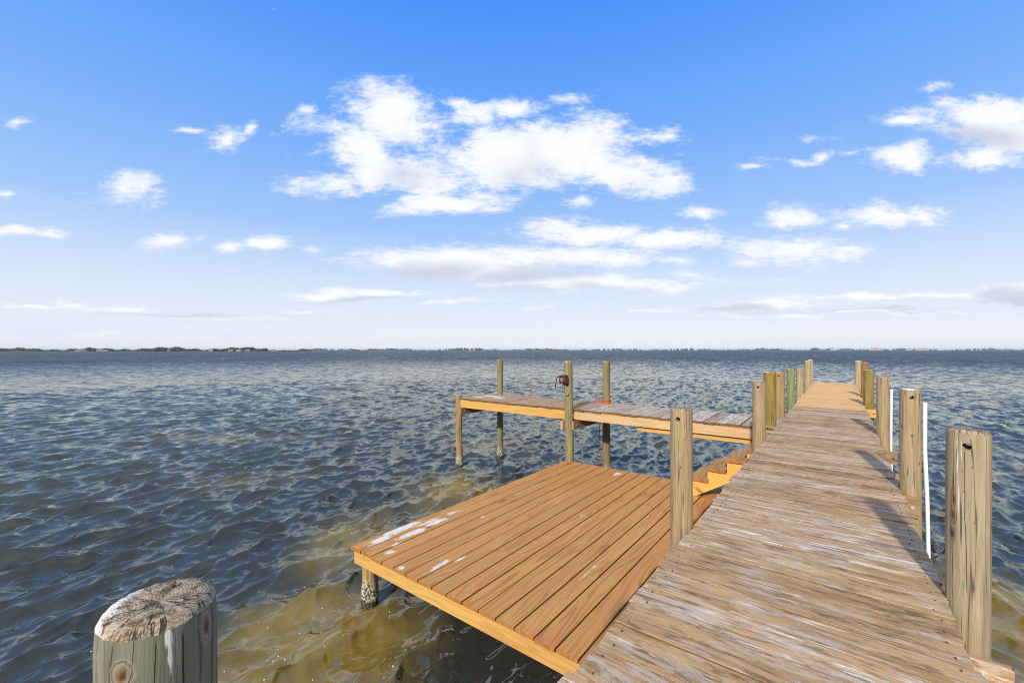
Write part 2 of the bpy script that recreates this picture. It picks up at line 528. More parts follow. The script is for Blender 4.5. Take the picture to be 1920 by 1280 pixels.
def piling_mat(name, cracks=(), knots=(), lime=(), grime=.18):
    """round treated pole; per-object tint, vertical grain, drying cracks, crust above the water"""
    m, k, b = new_mat(name, .85)
    ob = k.n('ShaderNodeTexCoord').outputs['Object']
    tint = k.n('ShaderNodeAttribute', attribute_type='OBJECT', attribute_name='tint').outputs['Color']
    seed = k.n('ShaderNodeAttribute', attribute_type='OBJECT', attribute_name='seed').outputs['Fac']
    crust = k.n('ShaderNodeAttribute', attribute_type='OBJECT', attribute_name='crust').outputs['Fac']
    x, y, z = k.sep(ob)
    so = k.math('MULTIPLY', seed, 13.7)

    def n(s, sz, det=4.0, ro=.6, o=0.0):
        return k.noise(k.comb(k.math('MULTIPLY_ADD', x, s, so), k.math('MULTIPLY_ADD', y, s, o), k.math('MULTIPLY_ADD', z, sz, so)), 1.0, det, ro)
    g1 = n(38, 2.2, 5, .65)
    g2 = n(13, 1.3, 4, .6, 4.0)
    gp = n(7, 4.0, 4, .6, 9.0)
    fine = n(120, 5.0, 3, .6, 2.0)
    col = k.mix(k.ss(g1, .3, .7), k.mix(1.0, tint, (1.12, 1.10, 1.05), 'MULTIPLY'), k.mix(1.0, tint, (.72, .68, .62), 'MULTIPLY'))
    col = k.mix(k.math('MULTIPLY', k.ss(g2, .52, .75), .55), col, (.36, .33, .25))
    col = k.mix(k.math('MULTIPLY', k.ss(gp, .56, .74), .5), col, k.mix(1.0, tint, (.75, .95, .75), 'MULTIPLY'))
    col = k.mix(k.math('MULTIPLY', k.ss(fine, .55, .8), .35), col, (.13, .105, .07))
    stk = n(46, 1.5, 6, .72, 17.0)
    col = k.mix(k.math('MULTIPLY', k.ss(stk, .54, .66), grime), col, (.075, .06, .045))
    wsh = n(30, 1.1, 5, .7, 23.0)
    col = k.mix(k.math('MULTIPLY', k.ss(wsh, .56, .70), grime), col, (.46, .44, .39))
    crk = k.noise(k.comb(k.math('MULTIPLY_ADD', x, 24.0, so), k.math('MULTIPLY', y, 24.0), k.math('MULTIPLY', z, .55)), 1.0, 2.0, .5)
    ck = k.ss(k.math('ABSOLUTE', k.math('SUBTRACT', crk, .5)), 0.0, .016, 1.0, 0.0)
    ck = k.math('MULTIPLY', ck, k.ss(g2, .42, .55))
    col = k.mix(k.math('MULTIPLY', ck, .8), col, (.05, .04, .03))
    # knots
    vo = k.n('ShaderNodeTexVoronoi', feature='F1')
    k.set(vo.inputs['Vector'], k.comb(k.math('MULTIPLY_ADD', x, 6.0, so), k.math('MULTIPLY', y, 6.0), k.math('MULTIPLY', z, 3.2)))
    kn = k.math('MULTIPLY', k.ss(vo.outputs['Distance'], .05, .13, 1.0, 0.0), k.ss(k.sep(vo.outputs['Color'])[2], .6, .65))
    col = k.mix(k.math('MULTIPLY', kn, .75), col, (.13, .065, .03))
    # marks of its own: long checks, big knots, bird lime (angle in degrees, height, half width, half height)
    if cracks or knots or lime:
        ang = k.math('ARCTAN2', y, x)
        wig = k.math('MULTIPLY', k.math('SUBTRACT', k.noise(k.comb(so, 0.0, k.math('MULTIPLY', z, 3.0)), 1.0, 4.0, .6), .5), .3)
        for (a0, a1, z0, z1, w) in cracks:
            t_ = k.lin(z, z0, z1)
            ca_ = k.math('ADD', k.math('MULTIPLY_ADD', t_, math.radians(a1 - a0), math.radians(a0)), wig)
            d_ = k.math('ABSOLUTE', k.math('SUBTRACT', ang, ca_))
            c_ = k.math('MULTIPLY', k.ss(d_, w * .4, w, 1.0, 0.0), k.math('MULTIPLY', k.ss(z, min(z0, z1), min(z0, z1) + .05), k.ss(z, max(z0, z1) - .01, max(z0, z1), 1.0, 0.0)))
            col = k.mix(k.math('MULTIPLY', c_, .9), col, (.03, .025, .02))
            ck = k.math('MAXIMUM', ck, c_)
        wob2 = k.math('MULTIPLY', k.math('SUBTRACT', k.noise(k.vmath('MULTIPLY', ob, (30, 30, 22)), 1.0, 4.0, .6), .5), 1.3)
        for (a0, z0, ra, rz, c_in, c_out) in knots:
            d_ = k.vmath('LENGTH', k.comb(k.math('DIVIDE', k.math('SUBTRACT', ang, math.radians(a0)), ra), k.math('DIVIDE', k.math('SUBTRACT', z, z0), rz)))
            d_ = k.math('ADD', d_, wob2)
            col = k.mix(k.math('MULTIPLY', k.ss(d_, .9, 1.35, 1.0, 0.0), .8), col, c_out)
            col = k.mix(k.ss(d_, .25, .95, .95, 0.0), col, c_in)
            col = k.mix(k.math('MULTIPLY', k.ss(k.math('ADD', k.math('MULTIPLY', k.math('SUBTRACT', fine, .5), 1.5), d_), .1, .5, 1.0, 0.0), .8), col, (.035, .025, .02))
            rim = k.ss(k.math('ABSOLUTE', k.math('SUBTRACT', d_, .92)), .03, .13, 1.0, 0.0)
            col = k.mix(k.math('MULTIPLY', rim, .45), col, (.07, .055, .045))
            ck = k.math('MAXIMUM', ck, k.math('MULTIPLY', rim, .6))
        for (a0, z0, ra, rz) in lime:
            d_ = k.vmath('LENGTH', k.comb(k.math('DIVIDE', k.math('SUBTRACT', ang, math.radians(a0)), ra), k.math('DIVIDE', k.math('SUBTRACT', z, z0), rz)))
            ln = k.noise(k.comb(k.math('MULTIPLY', x, 60.0), k.math('MULTIPLY', y, 60.0), k.math('MULTIPLY', z, 9.0)), 1.0, 4.0, .65)
            l_ = k.ss(k.math('MULTIPLY_ADD', k.math('SUBTRACT', ln, .5), 2.4, k.math('SUBTRACT', 1.0, d_)), .2, .45)
            col = k.mix(k.math('MULTIPLY', l_, .85), col, (.72, .71, .70))
    # barnacle crust and wet foot
    bz = k.math('MULTIPLY_ADD', k.math('SUBTRACT', gp, .5), .35, z)
    cm = k.math('MULTIPLY', k.ss(bz, .18, .32, 1.0, 0.0), crust)
    sp = k.noise(ob, 42.0, 3.0, .6)
    cc = k.mix(k.ss(sp, .42, .58), (.045, .04, .03), (.58, .54, .44))
    col = k.mix(cm, col, cc)
    col = k.mix(k.ss(z, .02, .09, .85, 0.0), col, (.03, .026, .015))
    k.set(b.inputs['Base Color'], col)
    h = k.math('MULTIPLY_ADD', ck, -1.5, k.math('MULTIPLY_ADD', g1, -.8, k.math('MULTIPLY', fine, -.5)))
    h = k.math('MULTIPLY_ADD', k.math('MULTIPLY', sp, cm), 2.0, h)
    bump(k, b, h, .5, .007)
    b.inputs['Specular IOR Level'].default_value = .2
    return m


def endgrain_mat(name, pale=0.3):
    """sawn top of a pole: faint rings, radial checks, black grime, bleached fibres and bird lime"""
    m, k, b = new_mat(name, .95)
    ob = k.n('ShaderNodeTexCoord').outputs['Object']
    x, y, z = k.sep(ob)
    fl = k.comb(x, y, 0.0)
    r = k.vmath('LENGTH', k.vmath('ADD', fl, (.012, -.006, 0)))
    wob = k.noise(fl, 24.0, 5.0, .7)
    rg = k.math('SINE', k.math('MULTIPLY_ADD', r, 1500.0, k.math('MULTIPLY', wob, 40.0)))
    ang = k.math('ARCTAN2', y, x)
    rad = k.noise(k.comb(k.math('MULTIPLY', k.math('COSINE', ang), 1.6), k.math('MULTIPLY', k.math('SINE', ang), 1.6), k.math('MULTIPLY', r, 6.0)), 1.4, 3.0, .6)
    pat = k.noise(fl, 30.0, 6.0, .75)
    pat2 = k.noise(k.vmath('ADD', fl, (7, 3, 0)), 62.0, 5.0, .7)
    col = k.mix(k.ss(wob, .35, .65), (.46, .40, .33), (.40, .28, .165))
    col = k.mix(k.math('MULTIPLY', k.ss(rg, .0, .9), .55), col, (.13, .095, .07))
    col = k.mix(k.math('MULTIPLY', k.ss(pat, .47, .60), .85), col, (.075, .062, .05))
    col = k.mix(k.math('MULTIPLY', k.ss(pat2, .50, .62), .75), col, (.56, .47, .36))
    col = k.mix(k.math('MULTIPLY', k.ss(pat2, .34, .44, 1.0, 0.0), .7), col, (.06, .05, .04))
    ck = k.ss(k.math('ABSOLUTE', k.math('SUBTRACT', rad, .5)), 0.0, .022, 1.0, 0.0)
    col = k.mix(k.math('MULTIPLY', ck, .85), col, (.02, .017, .015))
    lime = k.noise(k.vmath('ADD', fl, (3.3, 1.2, 0)), 16.0, 6.0, .72)
    k_l = k.ss(k.math('MULTIPLY_ADD', k.math('ADD', k.math('MULTIPLY', x, .5), k.math('MULTIPLY', y, .85)), -10.0 * pale, lime), .66, .74)
    col = k.mix(k.math('MULTIPLY', k_l, .9), col, (.74, .72, .70))
    k.set(b.inputs['Base Color'], col)
    h = k.math('MULTIPLY_ADD', rg, .15, k.math('MULTIPLY_ADD', pat2, .3, k.math('MULTIPLY_ADD', ck, -1.5, k.math('MULTIPLY', pat, -1.0))))
    bump(k, b, h, .5, .004)
    b.inputs['Specular IOR Level'].default_value = .15
    return m


def plain(name, col, rough=.6, metal=0.0, mottled=None, scale=20.0):
    m, k, b = new_mat(name, rough)
    b.inputs['Metallic'].default_value = metal
    if mottled:
        ob = k.n('ShaderNodeTexCoord').outputs['Object']
        nz = k.noise(ob, scale, 4.0, .65)
        k.set(b.inputs['Base Color'], k.mix(k.ss(nz, .4, .62), col, mottled))
        bump(k, b, nz, .3, .004)
    else:
        b.inputs['Base Color'].default_value = (*col, 1)
    return m


DROPS = [(-4.27, 3.02, .10, .22, 1.0), (-4.33, 3.35, .09, .40, 1.15), (-4.22, 3.75, .06, .25, .9), (-4.11, 3.37, .07, .30, 1.2), (-4.13, 3.75, .06, .30, 1.2),
         (-4.02, 3.05, .05, .12, .7), (-4.20, 4.15, .05, .22, .85), (-3.28, 3.02, .05, .2, .95), (-3.21, 3.25, .035, .10, .95), (-3.92, 2.90, .07, .07, .8),
         (-3.17, 7.22, .08, .14, 1.2), (-3.55, 2.76, .05, .05, .8), (-2.75, 5.10, .05, .08, .5), (-3.78, 4.27, .04, .07, .5), (-3.95, 5.6, .018, .6, .5), (-2.0, 3.8, .018, .4, .5)]
MAT = {
    'platform': wood_new('new_decking', (.63, .31, .092), (.37, .155, .04), (.11, .042, .016), 1.15, .42, .55, droppings=DROPS),
    'platform_end': wood_new('new_decking_end', (.46, .21, .06), (.20, .065, .018), (.12, .03, .012), 1.0, .5, .6, 3.0),
    'yellow': wood_new('yellow_pine', (.62, .375, .115), (.40, .19, .045), (.20, .08, .02), .75, .15, .55, bias=-.05),
    'stringer': wood_new('stair_pine', (.66, .40, .10), (.48, .25, .05), (.16, .07, .02), .7, .1, .55, bias=-.1),
    'paler': wood_new('faded_pine', (.56, .40, .225), (.40, .24, .11), (.18, .09, .04), .8, .2, .7),
    'tread': wood_new('tread_pine', (.50, .31, .14), (.28, .135, .045), (.10, .04, .02), 1.1, .3, .55),
    'tread_end': wood_new('tread_pine_end', (.42, .17, .05), (.16, .055, .02), (.08, .03, .015), 1.2, .5, .6, 3.0),
    'pier': wood_weathered('weathered_decking', .95, .55, .85),
    'grey': wood_weathered('grey_decking', .62, .95, .55),
    'pier_new': wood_new('orange_decking', (.80, .49, .21), (.66, .36, .125), (.4, .2, .07), .35, .14, .7),
    'finger_new': wood_new('worn_orange_decking', (.50, .325, .20), (.32, .17, .085), (.14, .07, .035), 1.1, .3, .7,
                           droppings=[(-7.15, 8.45, .45, .18, 1.0), (-6.7, 8.2, .3, .12, .9), (-7.3, 8.1, .2, .2, .8)]),
    'under': wood_new('old_timber', (.36, .25, .14), (.20, .125, .065), (.08, .05, .03), 1.0, .3, .8),
    'piling': piling_mat('treated_pole'),
    'piling_near': piling_mat('limed_treated_pole', cracks=[(14, 6, 1.6, 2.47, .022), (-22, -17, 1.9, 2.47, .014), (-60, -56, 2.35, 2.475, .014), (50, 46, 2.0, 2.46, .012), (-36, -33, 2.1, 2.42, .01)],
                              knots=[(-44, 2.428, .19, .022, (.17, .085, .035), (.33, .29, .22)), (38, 2.452, .16, .026, (.13, .09, .08), (.36, .32, .29)), (-78, 2.36, .16, .045, (.05, .04, .03), (.2, .16, .11))],
                              lime=[(-6, 2.468, .13, .035), (-4, 2.44, .07, .045)], grime=.75),
    'piling_crack': piling_mat('cracked_treated_pole', cracks=[(-103, -92, 2.43, 1.75, .03), (-85, -80, 1.9, 2.3, .008), (-140, -138, 1.7, 2.3, .03)],
                               knots=[(-141, 2.12, .22, .055, (.12, .08, .05), (.27, .20, .12)), (-143, 2.03, .2, .04, (.07, .05, .035), (.25, .18, .11)), (-139, 2.2, .15, .05, (.2, .14, .08), (.26, .19, .11)),
                                      (-108, 2.33, .05, .012, (.5, .28, .09), (.42, .30, .15)), (-72, 2.1, .035, .008, (.30, .15, .06), (.36, .26, .15)), (-105, 1.80, .07, .03, (.10, .24, .13), (.26, .36, .23))],
                               lime=[(-125, 2.40, .05, .10), (-112, 2.42, .06, .09), (-120, 2.2, .04, .1)], grime=.35),
    'piling_knot': piling_mat('knotted_treated_pole', knots=[(-94, 2.18, .11, .013, (.16, .06, .02), (.36, .25, .11)), (-140, 2.25, .1, .02, (.05, .03, .02), (.3, .2, .1)), (-60, 1.95, .1, .015, (.2, .1, .05), (.34, .24, .12))]),
    'piling_left': piling_mat('spotted_treated_pole', knots=[(-76, 2.10, .11, .012, (.20, .11, .05), (.38, .28, .15)), (-95, 1.98, .06, .008, (.12, .07, .04), (.36, .27, .15))], cracks=[(-60, -62, 1.75, 2.3, .008)]),
    'top': endgrain_mat('pole_top', .25),
    'top_near': endgrain_mat('limed_pole_top', .42),
    'board_side': wood_new('gap_shade_board_side', (.20, .115, .045), (.11, .06, .022), (.04, .02, .01), 1.0, .3, .9),  # shade of the deck gaps put into the colour; also dark finger board ends
    'pvc': plain('white_pvc', (.82, .82, .82), .35),
    'rust': plain('rusty_steel', (.16, .055, .03), .8, .2, (.05, .022, .016), 60),
    'dark_iron': plain('dark_iron', (.03, .024, .022), .6, .4),
    'cable': plain('galvanised_cable', (.36, .32, .28), .6, .3, (.16, .11, .08), 90),
    'hook': plain('old_hook', (.45, .40, .30), .7, .1, (.25, .19, .12), 50),
    'rope': plain('orange_rope', (.55, .13, .035), .9, 0, (.35, .07, .02), 80),
    'cord': plain('red_cord', (.20, .04, .04), .9),
    'nail': plain('nail_steel', (.09, .06, .05), .7, .3),
    'bolt': plain('bolt_steel', (.5, .49, .47), .5, .5),
}


# ------------------------------------------------------------------ water and sea bed
def build_bubbles(V, rng):
    """flecks of foam riding on the shallow water"""
    m_ = MB()
    near = V[(np.abs(V[:, 0]) < 9) & (V[:, 1] > 1.5) & (V[:, 1] < 11)]
    for i in range(70):
        if i < 45:
            x, y = rng.normal(-2.3, .55), rng.normal(4.2, .6)
        else:
            x, y = rng.uniform(-5.5, -1.0), rng.uniform(3.2, 7.5)
        if math.hypot(x, y) < 3.2:
            continue
        j = np.argmin((near[:, 0] - x) ** 2 + (near[:, 1] - y) ** 2)
        px, py, pz = (float(q) for q in near[j])
        r = float(rng.uniform(.003, .010))
        b0 = len(m_.v)
        for ring, (rr, hh) in enumerate(((1.0, -.3), (.95, .25), (.55, .6))):
            for a in range(8):
                an = a * math.pi / 4
                m_.v.append((px + math.cos(an) * r * rr, py + math.sin(an) * r * rr, pz + hh * r * .8))
        m_.v.append((px, py, pz + r * .56))
        for ring in range(2):
            for a in range(8):
                c = (a + 1) % 8
                m_.face([b0 + ring * 8 + a, b0 + ring * 8 + c, b0 + ring * 8 + 8 + c, b0 + ring * 8 + 8 + a], None, .5, 0, True)
        for a in range(8):
            m_.face([b0 + 16 + a, b0 + 16 + (a + 1) % 8, b0 + 24], None, .5, 0, True)
    tag(m_.build("foam_bubbles", plain('foam', (.75, .76, .74), .3)), "small white foam flecks floating on the shallows", "foam", kind='stuff')


def build_water():
    rng = np.random.default_rng(5)
    th_max = math.radians(68)
    nth = 1400
    th = np.linspace(-th_max, th_max, nth)
    r = [0.5]
    while r[-1] < 9000:
        q = r[-1]
        r.append(q + max(.022, .005 * q) if q < 45 else q * 1.011)
    r = np.array(r)
    nr = len(r)
    R, T = np.meshgrid(r, th, indexing='ij')
    X = (R * np.sin(T)).astype(np.float32)
    Y = (R * np.cos(T)).astype(np.float32)
    dr = np.gradient(r)[:, None].astype(np.float32)
    lat = (R * (th[1] - th[0])).astype(np.float32)
    Zs = np.zeros_like(X)
    DX = np.zeros_like(X)
    DY = np.zeros_like(X)
    main = math.radians(-27)      # waves come in from the left, crests run up and to the right
    ncomp = 160
    lam = np.exp(rng.uniform(math.log(.12), math.log(1.25), ncomp))
    lam.sort()
    for i in range(ncomp):
        L = lam[i]
        kk = 2 * math.pi / L
        spread = .36 if L > .7 else .52
        a = main + rng.normal(0, spread)
        cx, cy = math.cos(a), math.sin(a)
        slope = .031 * (1.9 if L < .5 else 1.45 if L < .8 else 1.45 * (.8 / L) ** 1.6) * (.85 if L < .25 else 1.0)
        amp = slope / kk * (0.6 + .8 * rng.random())
        ph = rng.uniform(0, 2 * math.pi)
        # fade a component where the mesh is too coarse to carry it
        lim_r = np.searchsorted(r, 1.0)
        sp = dr[:, 0]
        ok = np.where(sp < L / 2.2)[0]
        if len(ok) == 0:
            continue
        e = ok[-1] + 1
        fade = np.clip((L / sp[:e] - 2.2) / 2.5, 0, 1)[:, None].astype(np.float32)
        arg = (kk * (cx * X[:e] + cy * Y[:e]) + ph).astype(np.float32)
        cs, sn = np.cos(arg), np.sin(arg)
        Zs[:e] += amp * fade * cs
        DX[:e] -= .8 * cx * amp * fade * sn
        DY[:e] -= .8 * cy * amp * fade * sn
    V = np.stack([X + DX, Y + DY, Zs], -1).reshape(-1, 3)
    ii = np.arange(nr * nth).reshape(nr, nth)
    Q = np.stack([ii[:-1, :-1], ii[:-1, 1:], ii[1:, 1:], ii[1:, :-1]], -1).reshape(-1, 4)
    # a coarse fan behind the viewer completes the sheet
    nb = 40
    tb = np.linspace(th_max, 2 * math.pi - th_max, nb)
    rb = np.array([.5, 2, 6, 20, 80, 400, 9000.])
    RB, TB = np.meshgrid(rb, tb, indexing='ij')
    VB = np.stack([RB * np.sin(TB), RB * np.cos(TB), np.zeros_like(RB)], -1).reshape(-1, 3)
    jj = np.arange(len(rb) * nb).reshape(len(rb), nb) + len(V)
    QB = np.stack([jj[:-1, :-1], jj[:-1, 1:], jj[1:, 1:], jj[1:, :-1]], -1).reshape(-1, 4)
    V = np.concatenate([V, VB]).astype(np.float32)
    Q = np.concatenate([Q, QB]).astype(np.int32)
    me = bpy.data.meshes.new("water")
    me.vertices.add(len(V))
    me.vertices.foreach_set('co', V.ravel())
    me.loops.add(len(Q) * 4)
    me.loops.foreach_set('vertex_index', Q.ravel())
    me.polygons.add(len(Q))
    me.polygons.foreach_set('loop_start', np.arange(0, len(Q) * 4, 4, dtype=np.int32))
    me.polygons.foreach_set('use_smooth', np.ones(len(Q), dtype=bool))
    me.update()

    m = bpy.data.materials.new("bay_water")
    m.use_nodes = True
    t = m.node_tree
    t.nodes.clear()
    k = NT(t)
    geo = k.n('ShaderNodeNewGeometry')
    P, N = geo.outputs['Position'], geo.outputs['Normal']
    dist = k.vmath('LENGTH', P)
    ca, sa = math.cos(main), math.sin(main)
    al = k.vmath('DOT_PRODUCT', P, (ca, sa, 0))         # along the wave's travel
    ac = k.vmath('DOT_PRODUCT', P, (-sa, ca, 0))        # along the crests

    def slopes(sc, stretch, det, amp, ro=.5):
        c = k.noise(k.comb(k.math('MULTIPLY', al, sc), k.math('MULTIPLY', ac, sc * stretch), 0.0), 1.0, det, ro, 0.0, color=True)
        d = k.vmath('SUBTRACT', c, (.5, .5, .5))
        nd = k.n('ShaderNodeVectorMath', operation='SCALE')
        k.set(nd.inputs[0], d)
        k.set(nd.inputs['Scale'], amp)
        return nd.outputs[0]
    patch = k.noise(k.vmath('MULTIPLY', P, (.06, .06, .06)), 1.0, 3.0, .5)
    fine = k.vmath('ADD', slopes(7.5, .5, 3.0, k.math('MULTIPLY_ADD', patch, .5, .14)), slopes(19.0, .6, 2.0, k.math('MULTIPLY_ADD', patch, .3, .08)))
    mid4 = slopes(4.6, .45, 4.0, k.ss(dist, 3.0, 11.0, 0.0, 1.0), .6)
    mid = slopes(1.7, .45, 3.0, k.ss(dist, 8.0, 40.0, 0.0, 1.1))
    big = slopes(.33, .5, 2.0, k.ss(dist, 25.0, 120.0, 0.0, 0.45))
    sl = k.vmath('ADD', k.vmath('ADD', fine, mid), k.vmath('ADD', big, mid4))
    sl = k.vmath('MULTIPLY', sl, (1, 1, 0))
    # the slopes are along / across the travel: turn them into world axes
    sx, sy, _ = k.sep(sl)
    wx = k.math('SUBTRACT', k.math('MULTIPLY', sx, ca), k.math('MULTIPLY', sy, sa))
    wy = k.math('ADD', k.math('MULTIPLY', sx, sa), k.math('MULTIPLY', sy, ca))
    # at a low angle one mostly sees the faces of the wavelets that lean to the onlooker
    lean = k.vmath('MULTIPLY', geo.outputs['Incoming'], (1, 1, 0))
    sc_ = k.n('ShaderNodeVectorMath', operation='SCALE')
    k.set(sc_.inputs[0], lean)
    k.set(sc_.inputs['Scale'], k.ss(dist, 10.0, 160.0, 0.0, .36))
    NN = k.vmath('NORMALIZE', k.vmath('ADD', k.vmath('ADD', N, sc_.outputs[0]), k.comb(wx, wy, 0.0)))

    # what lies under the surface: sandy shallows and darker, deeper water
    SAND = [(-2.0, 4.2, 1.15, 1.25, 1.3), (-2.35, 3.3, .7, 1.0, 1.1), (-2.5, 6.6, .8, 1.4, .75), (-1.2, 8.9, 1.2, 1.6, .7), (5.6, 4.5, 1.2, 1.3, 1.2), (5.0, 3.4, 1.2, 1.2, 1.2),
            (-9.7, 14.0, 3.5, .9, .38), (-6.0, 9.5, 1.5, .9, .35), (-.2, 13.0, 2.2, 1.6, .45)]
    wz = k.vmath('MULTIPLY', k.vmath('SUBTRACT', k.noise(k.vmath('MULTIPLY', P, (.7, .7, 0)), 1.0, 4.0, .6, 0.0, color=True), (.5, .5, .5)), (1.6, 1.6, 0))
    PW = k.vmath('ADD', P, wz)
    sm = None
    for (x, y, rx, ry, wt) in SAND:
        d = k.vmath('MULTIPLY', k.vmath('SUBTRACT', PW, (x, y, 0)), (1 / rx, 1 / ry, 0))
        e = k.math('MULTIPLY_ADD', k.vmath('LENGTH', d), -wt * .75, wt)
        sm = e if sm is None else k.math('MAXIMUM', sm, e)
    sm = k.ss(sm, 0.0, .9)
    far_mix = k.ss(k.noise(k.vmath('MULTIPLY', P, (.05, .012, 0)), 1.0, 3.0, .5), .4, .65)
    deep = k.mix(far_mix, (.056, .066, .062), (.082, .088, .077))
    mott = k.noise(k.vmath('MULTIPLY', P, (1.6, 1.6, 0)), 1.0, 5.0, .65)
    sand = k.mix(k.ss(mott, .35, .7), (.48, .35, .095), (.26, .18, .04))
    murk = k.mix(sm, deep, sand)
    dif = k.n('ShaderNodeBsdfDiffuse')
    k.set(dif.inputs['Color'], murk)

    up_ = k.n('ShaderNodeCombineXYZ')
    up_.inputs[2].default_value = 1.0
    t.links.new(up_.outputs[0], dif.inputs['Normal'])
    tr = k.n('ShaderNodeBsdfTransparent')
    tr.inputs['Color'].default_value = (.80, .66, .36, 1)
    body = k.n('ShaderNodeMixShader')
    k.set(body.inputs[0], k.ss(dist, 3.0, 16.0, .62, 1.0))
    t.links.new(tr.outputs[0], body.inputs[1])
    t.links.new(dif.outputs[0], body.inputs[2])
    gl = k.n('ShaderNodeBsdfGlossy')
    gl.inputs['Roughness'].default_value = .07
    gl.inputs['Color'].default_value = (.99, .94, .79, 1)
    k.set(gl.inputs['Normal'], NN)
    fr = k.n('ShaderNodeFresnel')
    fr.inputs['IOR'].default_value = 1.75
    k.set(fr.inputs['Normal'], NN)
    mx = k.n('ShaderNodeMixShader')
    k.set(mx.inputs[0], fr.outputs[0])
    t.links.new(body.outputs[0], mx.inputs[1])
    t.links.new(gl.outputs[0], mx.inputs[2])
    o = k.n('ShaderNodeOutputMaterial')
    t.links.new(mx.outputs[0], o.inputs[0])
    me.materials.append(m)
    build_bubbles(V, rng)
    tag(link("water", me), "choppy grey blue bay water with olive shallows around the pier", "water", kind='structure')

    # sea bed
    mb = MB()
    n = 40
    ex = np.sign(np.linspace(-1, 1, n)) * np.abs(np.linspace(-1, 1, n)) ** 3 * 9000
    base = 0
    for y in ex:
        for x in ex:
            d = math.hypot(x, y)
            mb.v.append((x, y, -.85 - min(3.0, max(0, d - 10) * .02)))
    for j in range(n - 1):
        for i in range(n - 1):
            mb.face([j * n + i, j * n + i + 1, (j + 1) * n + i + 1, (j + 1) * n + i], None, .5, 0, True)
    m2, k2, b2 = new_mat("sandy_bed", 1.0)
    P2 = k2.n('ShaderNodeNewGeometry').outputs['Position']
    a = k2.noise(k2.vmath('MULTIPLY', P2, (1.1, 1.1, 0)), 1.0, 5.0, .65)
    c = k2.mix(k2.ss(a, .42, .6), (.55, .42, .18), (.05, .05, .02))
    k2.set(b2.inputs['Base Color'], c)
    tag(mb.build("sea_bed", m2), "sandy sea bed with dark weed patches under the shallow water", "sea bed", kind='structure')


build_water()


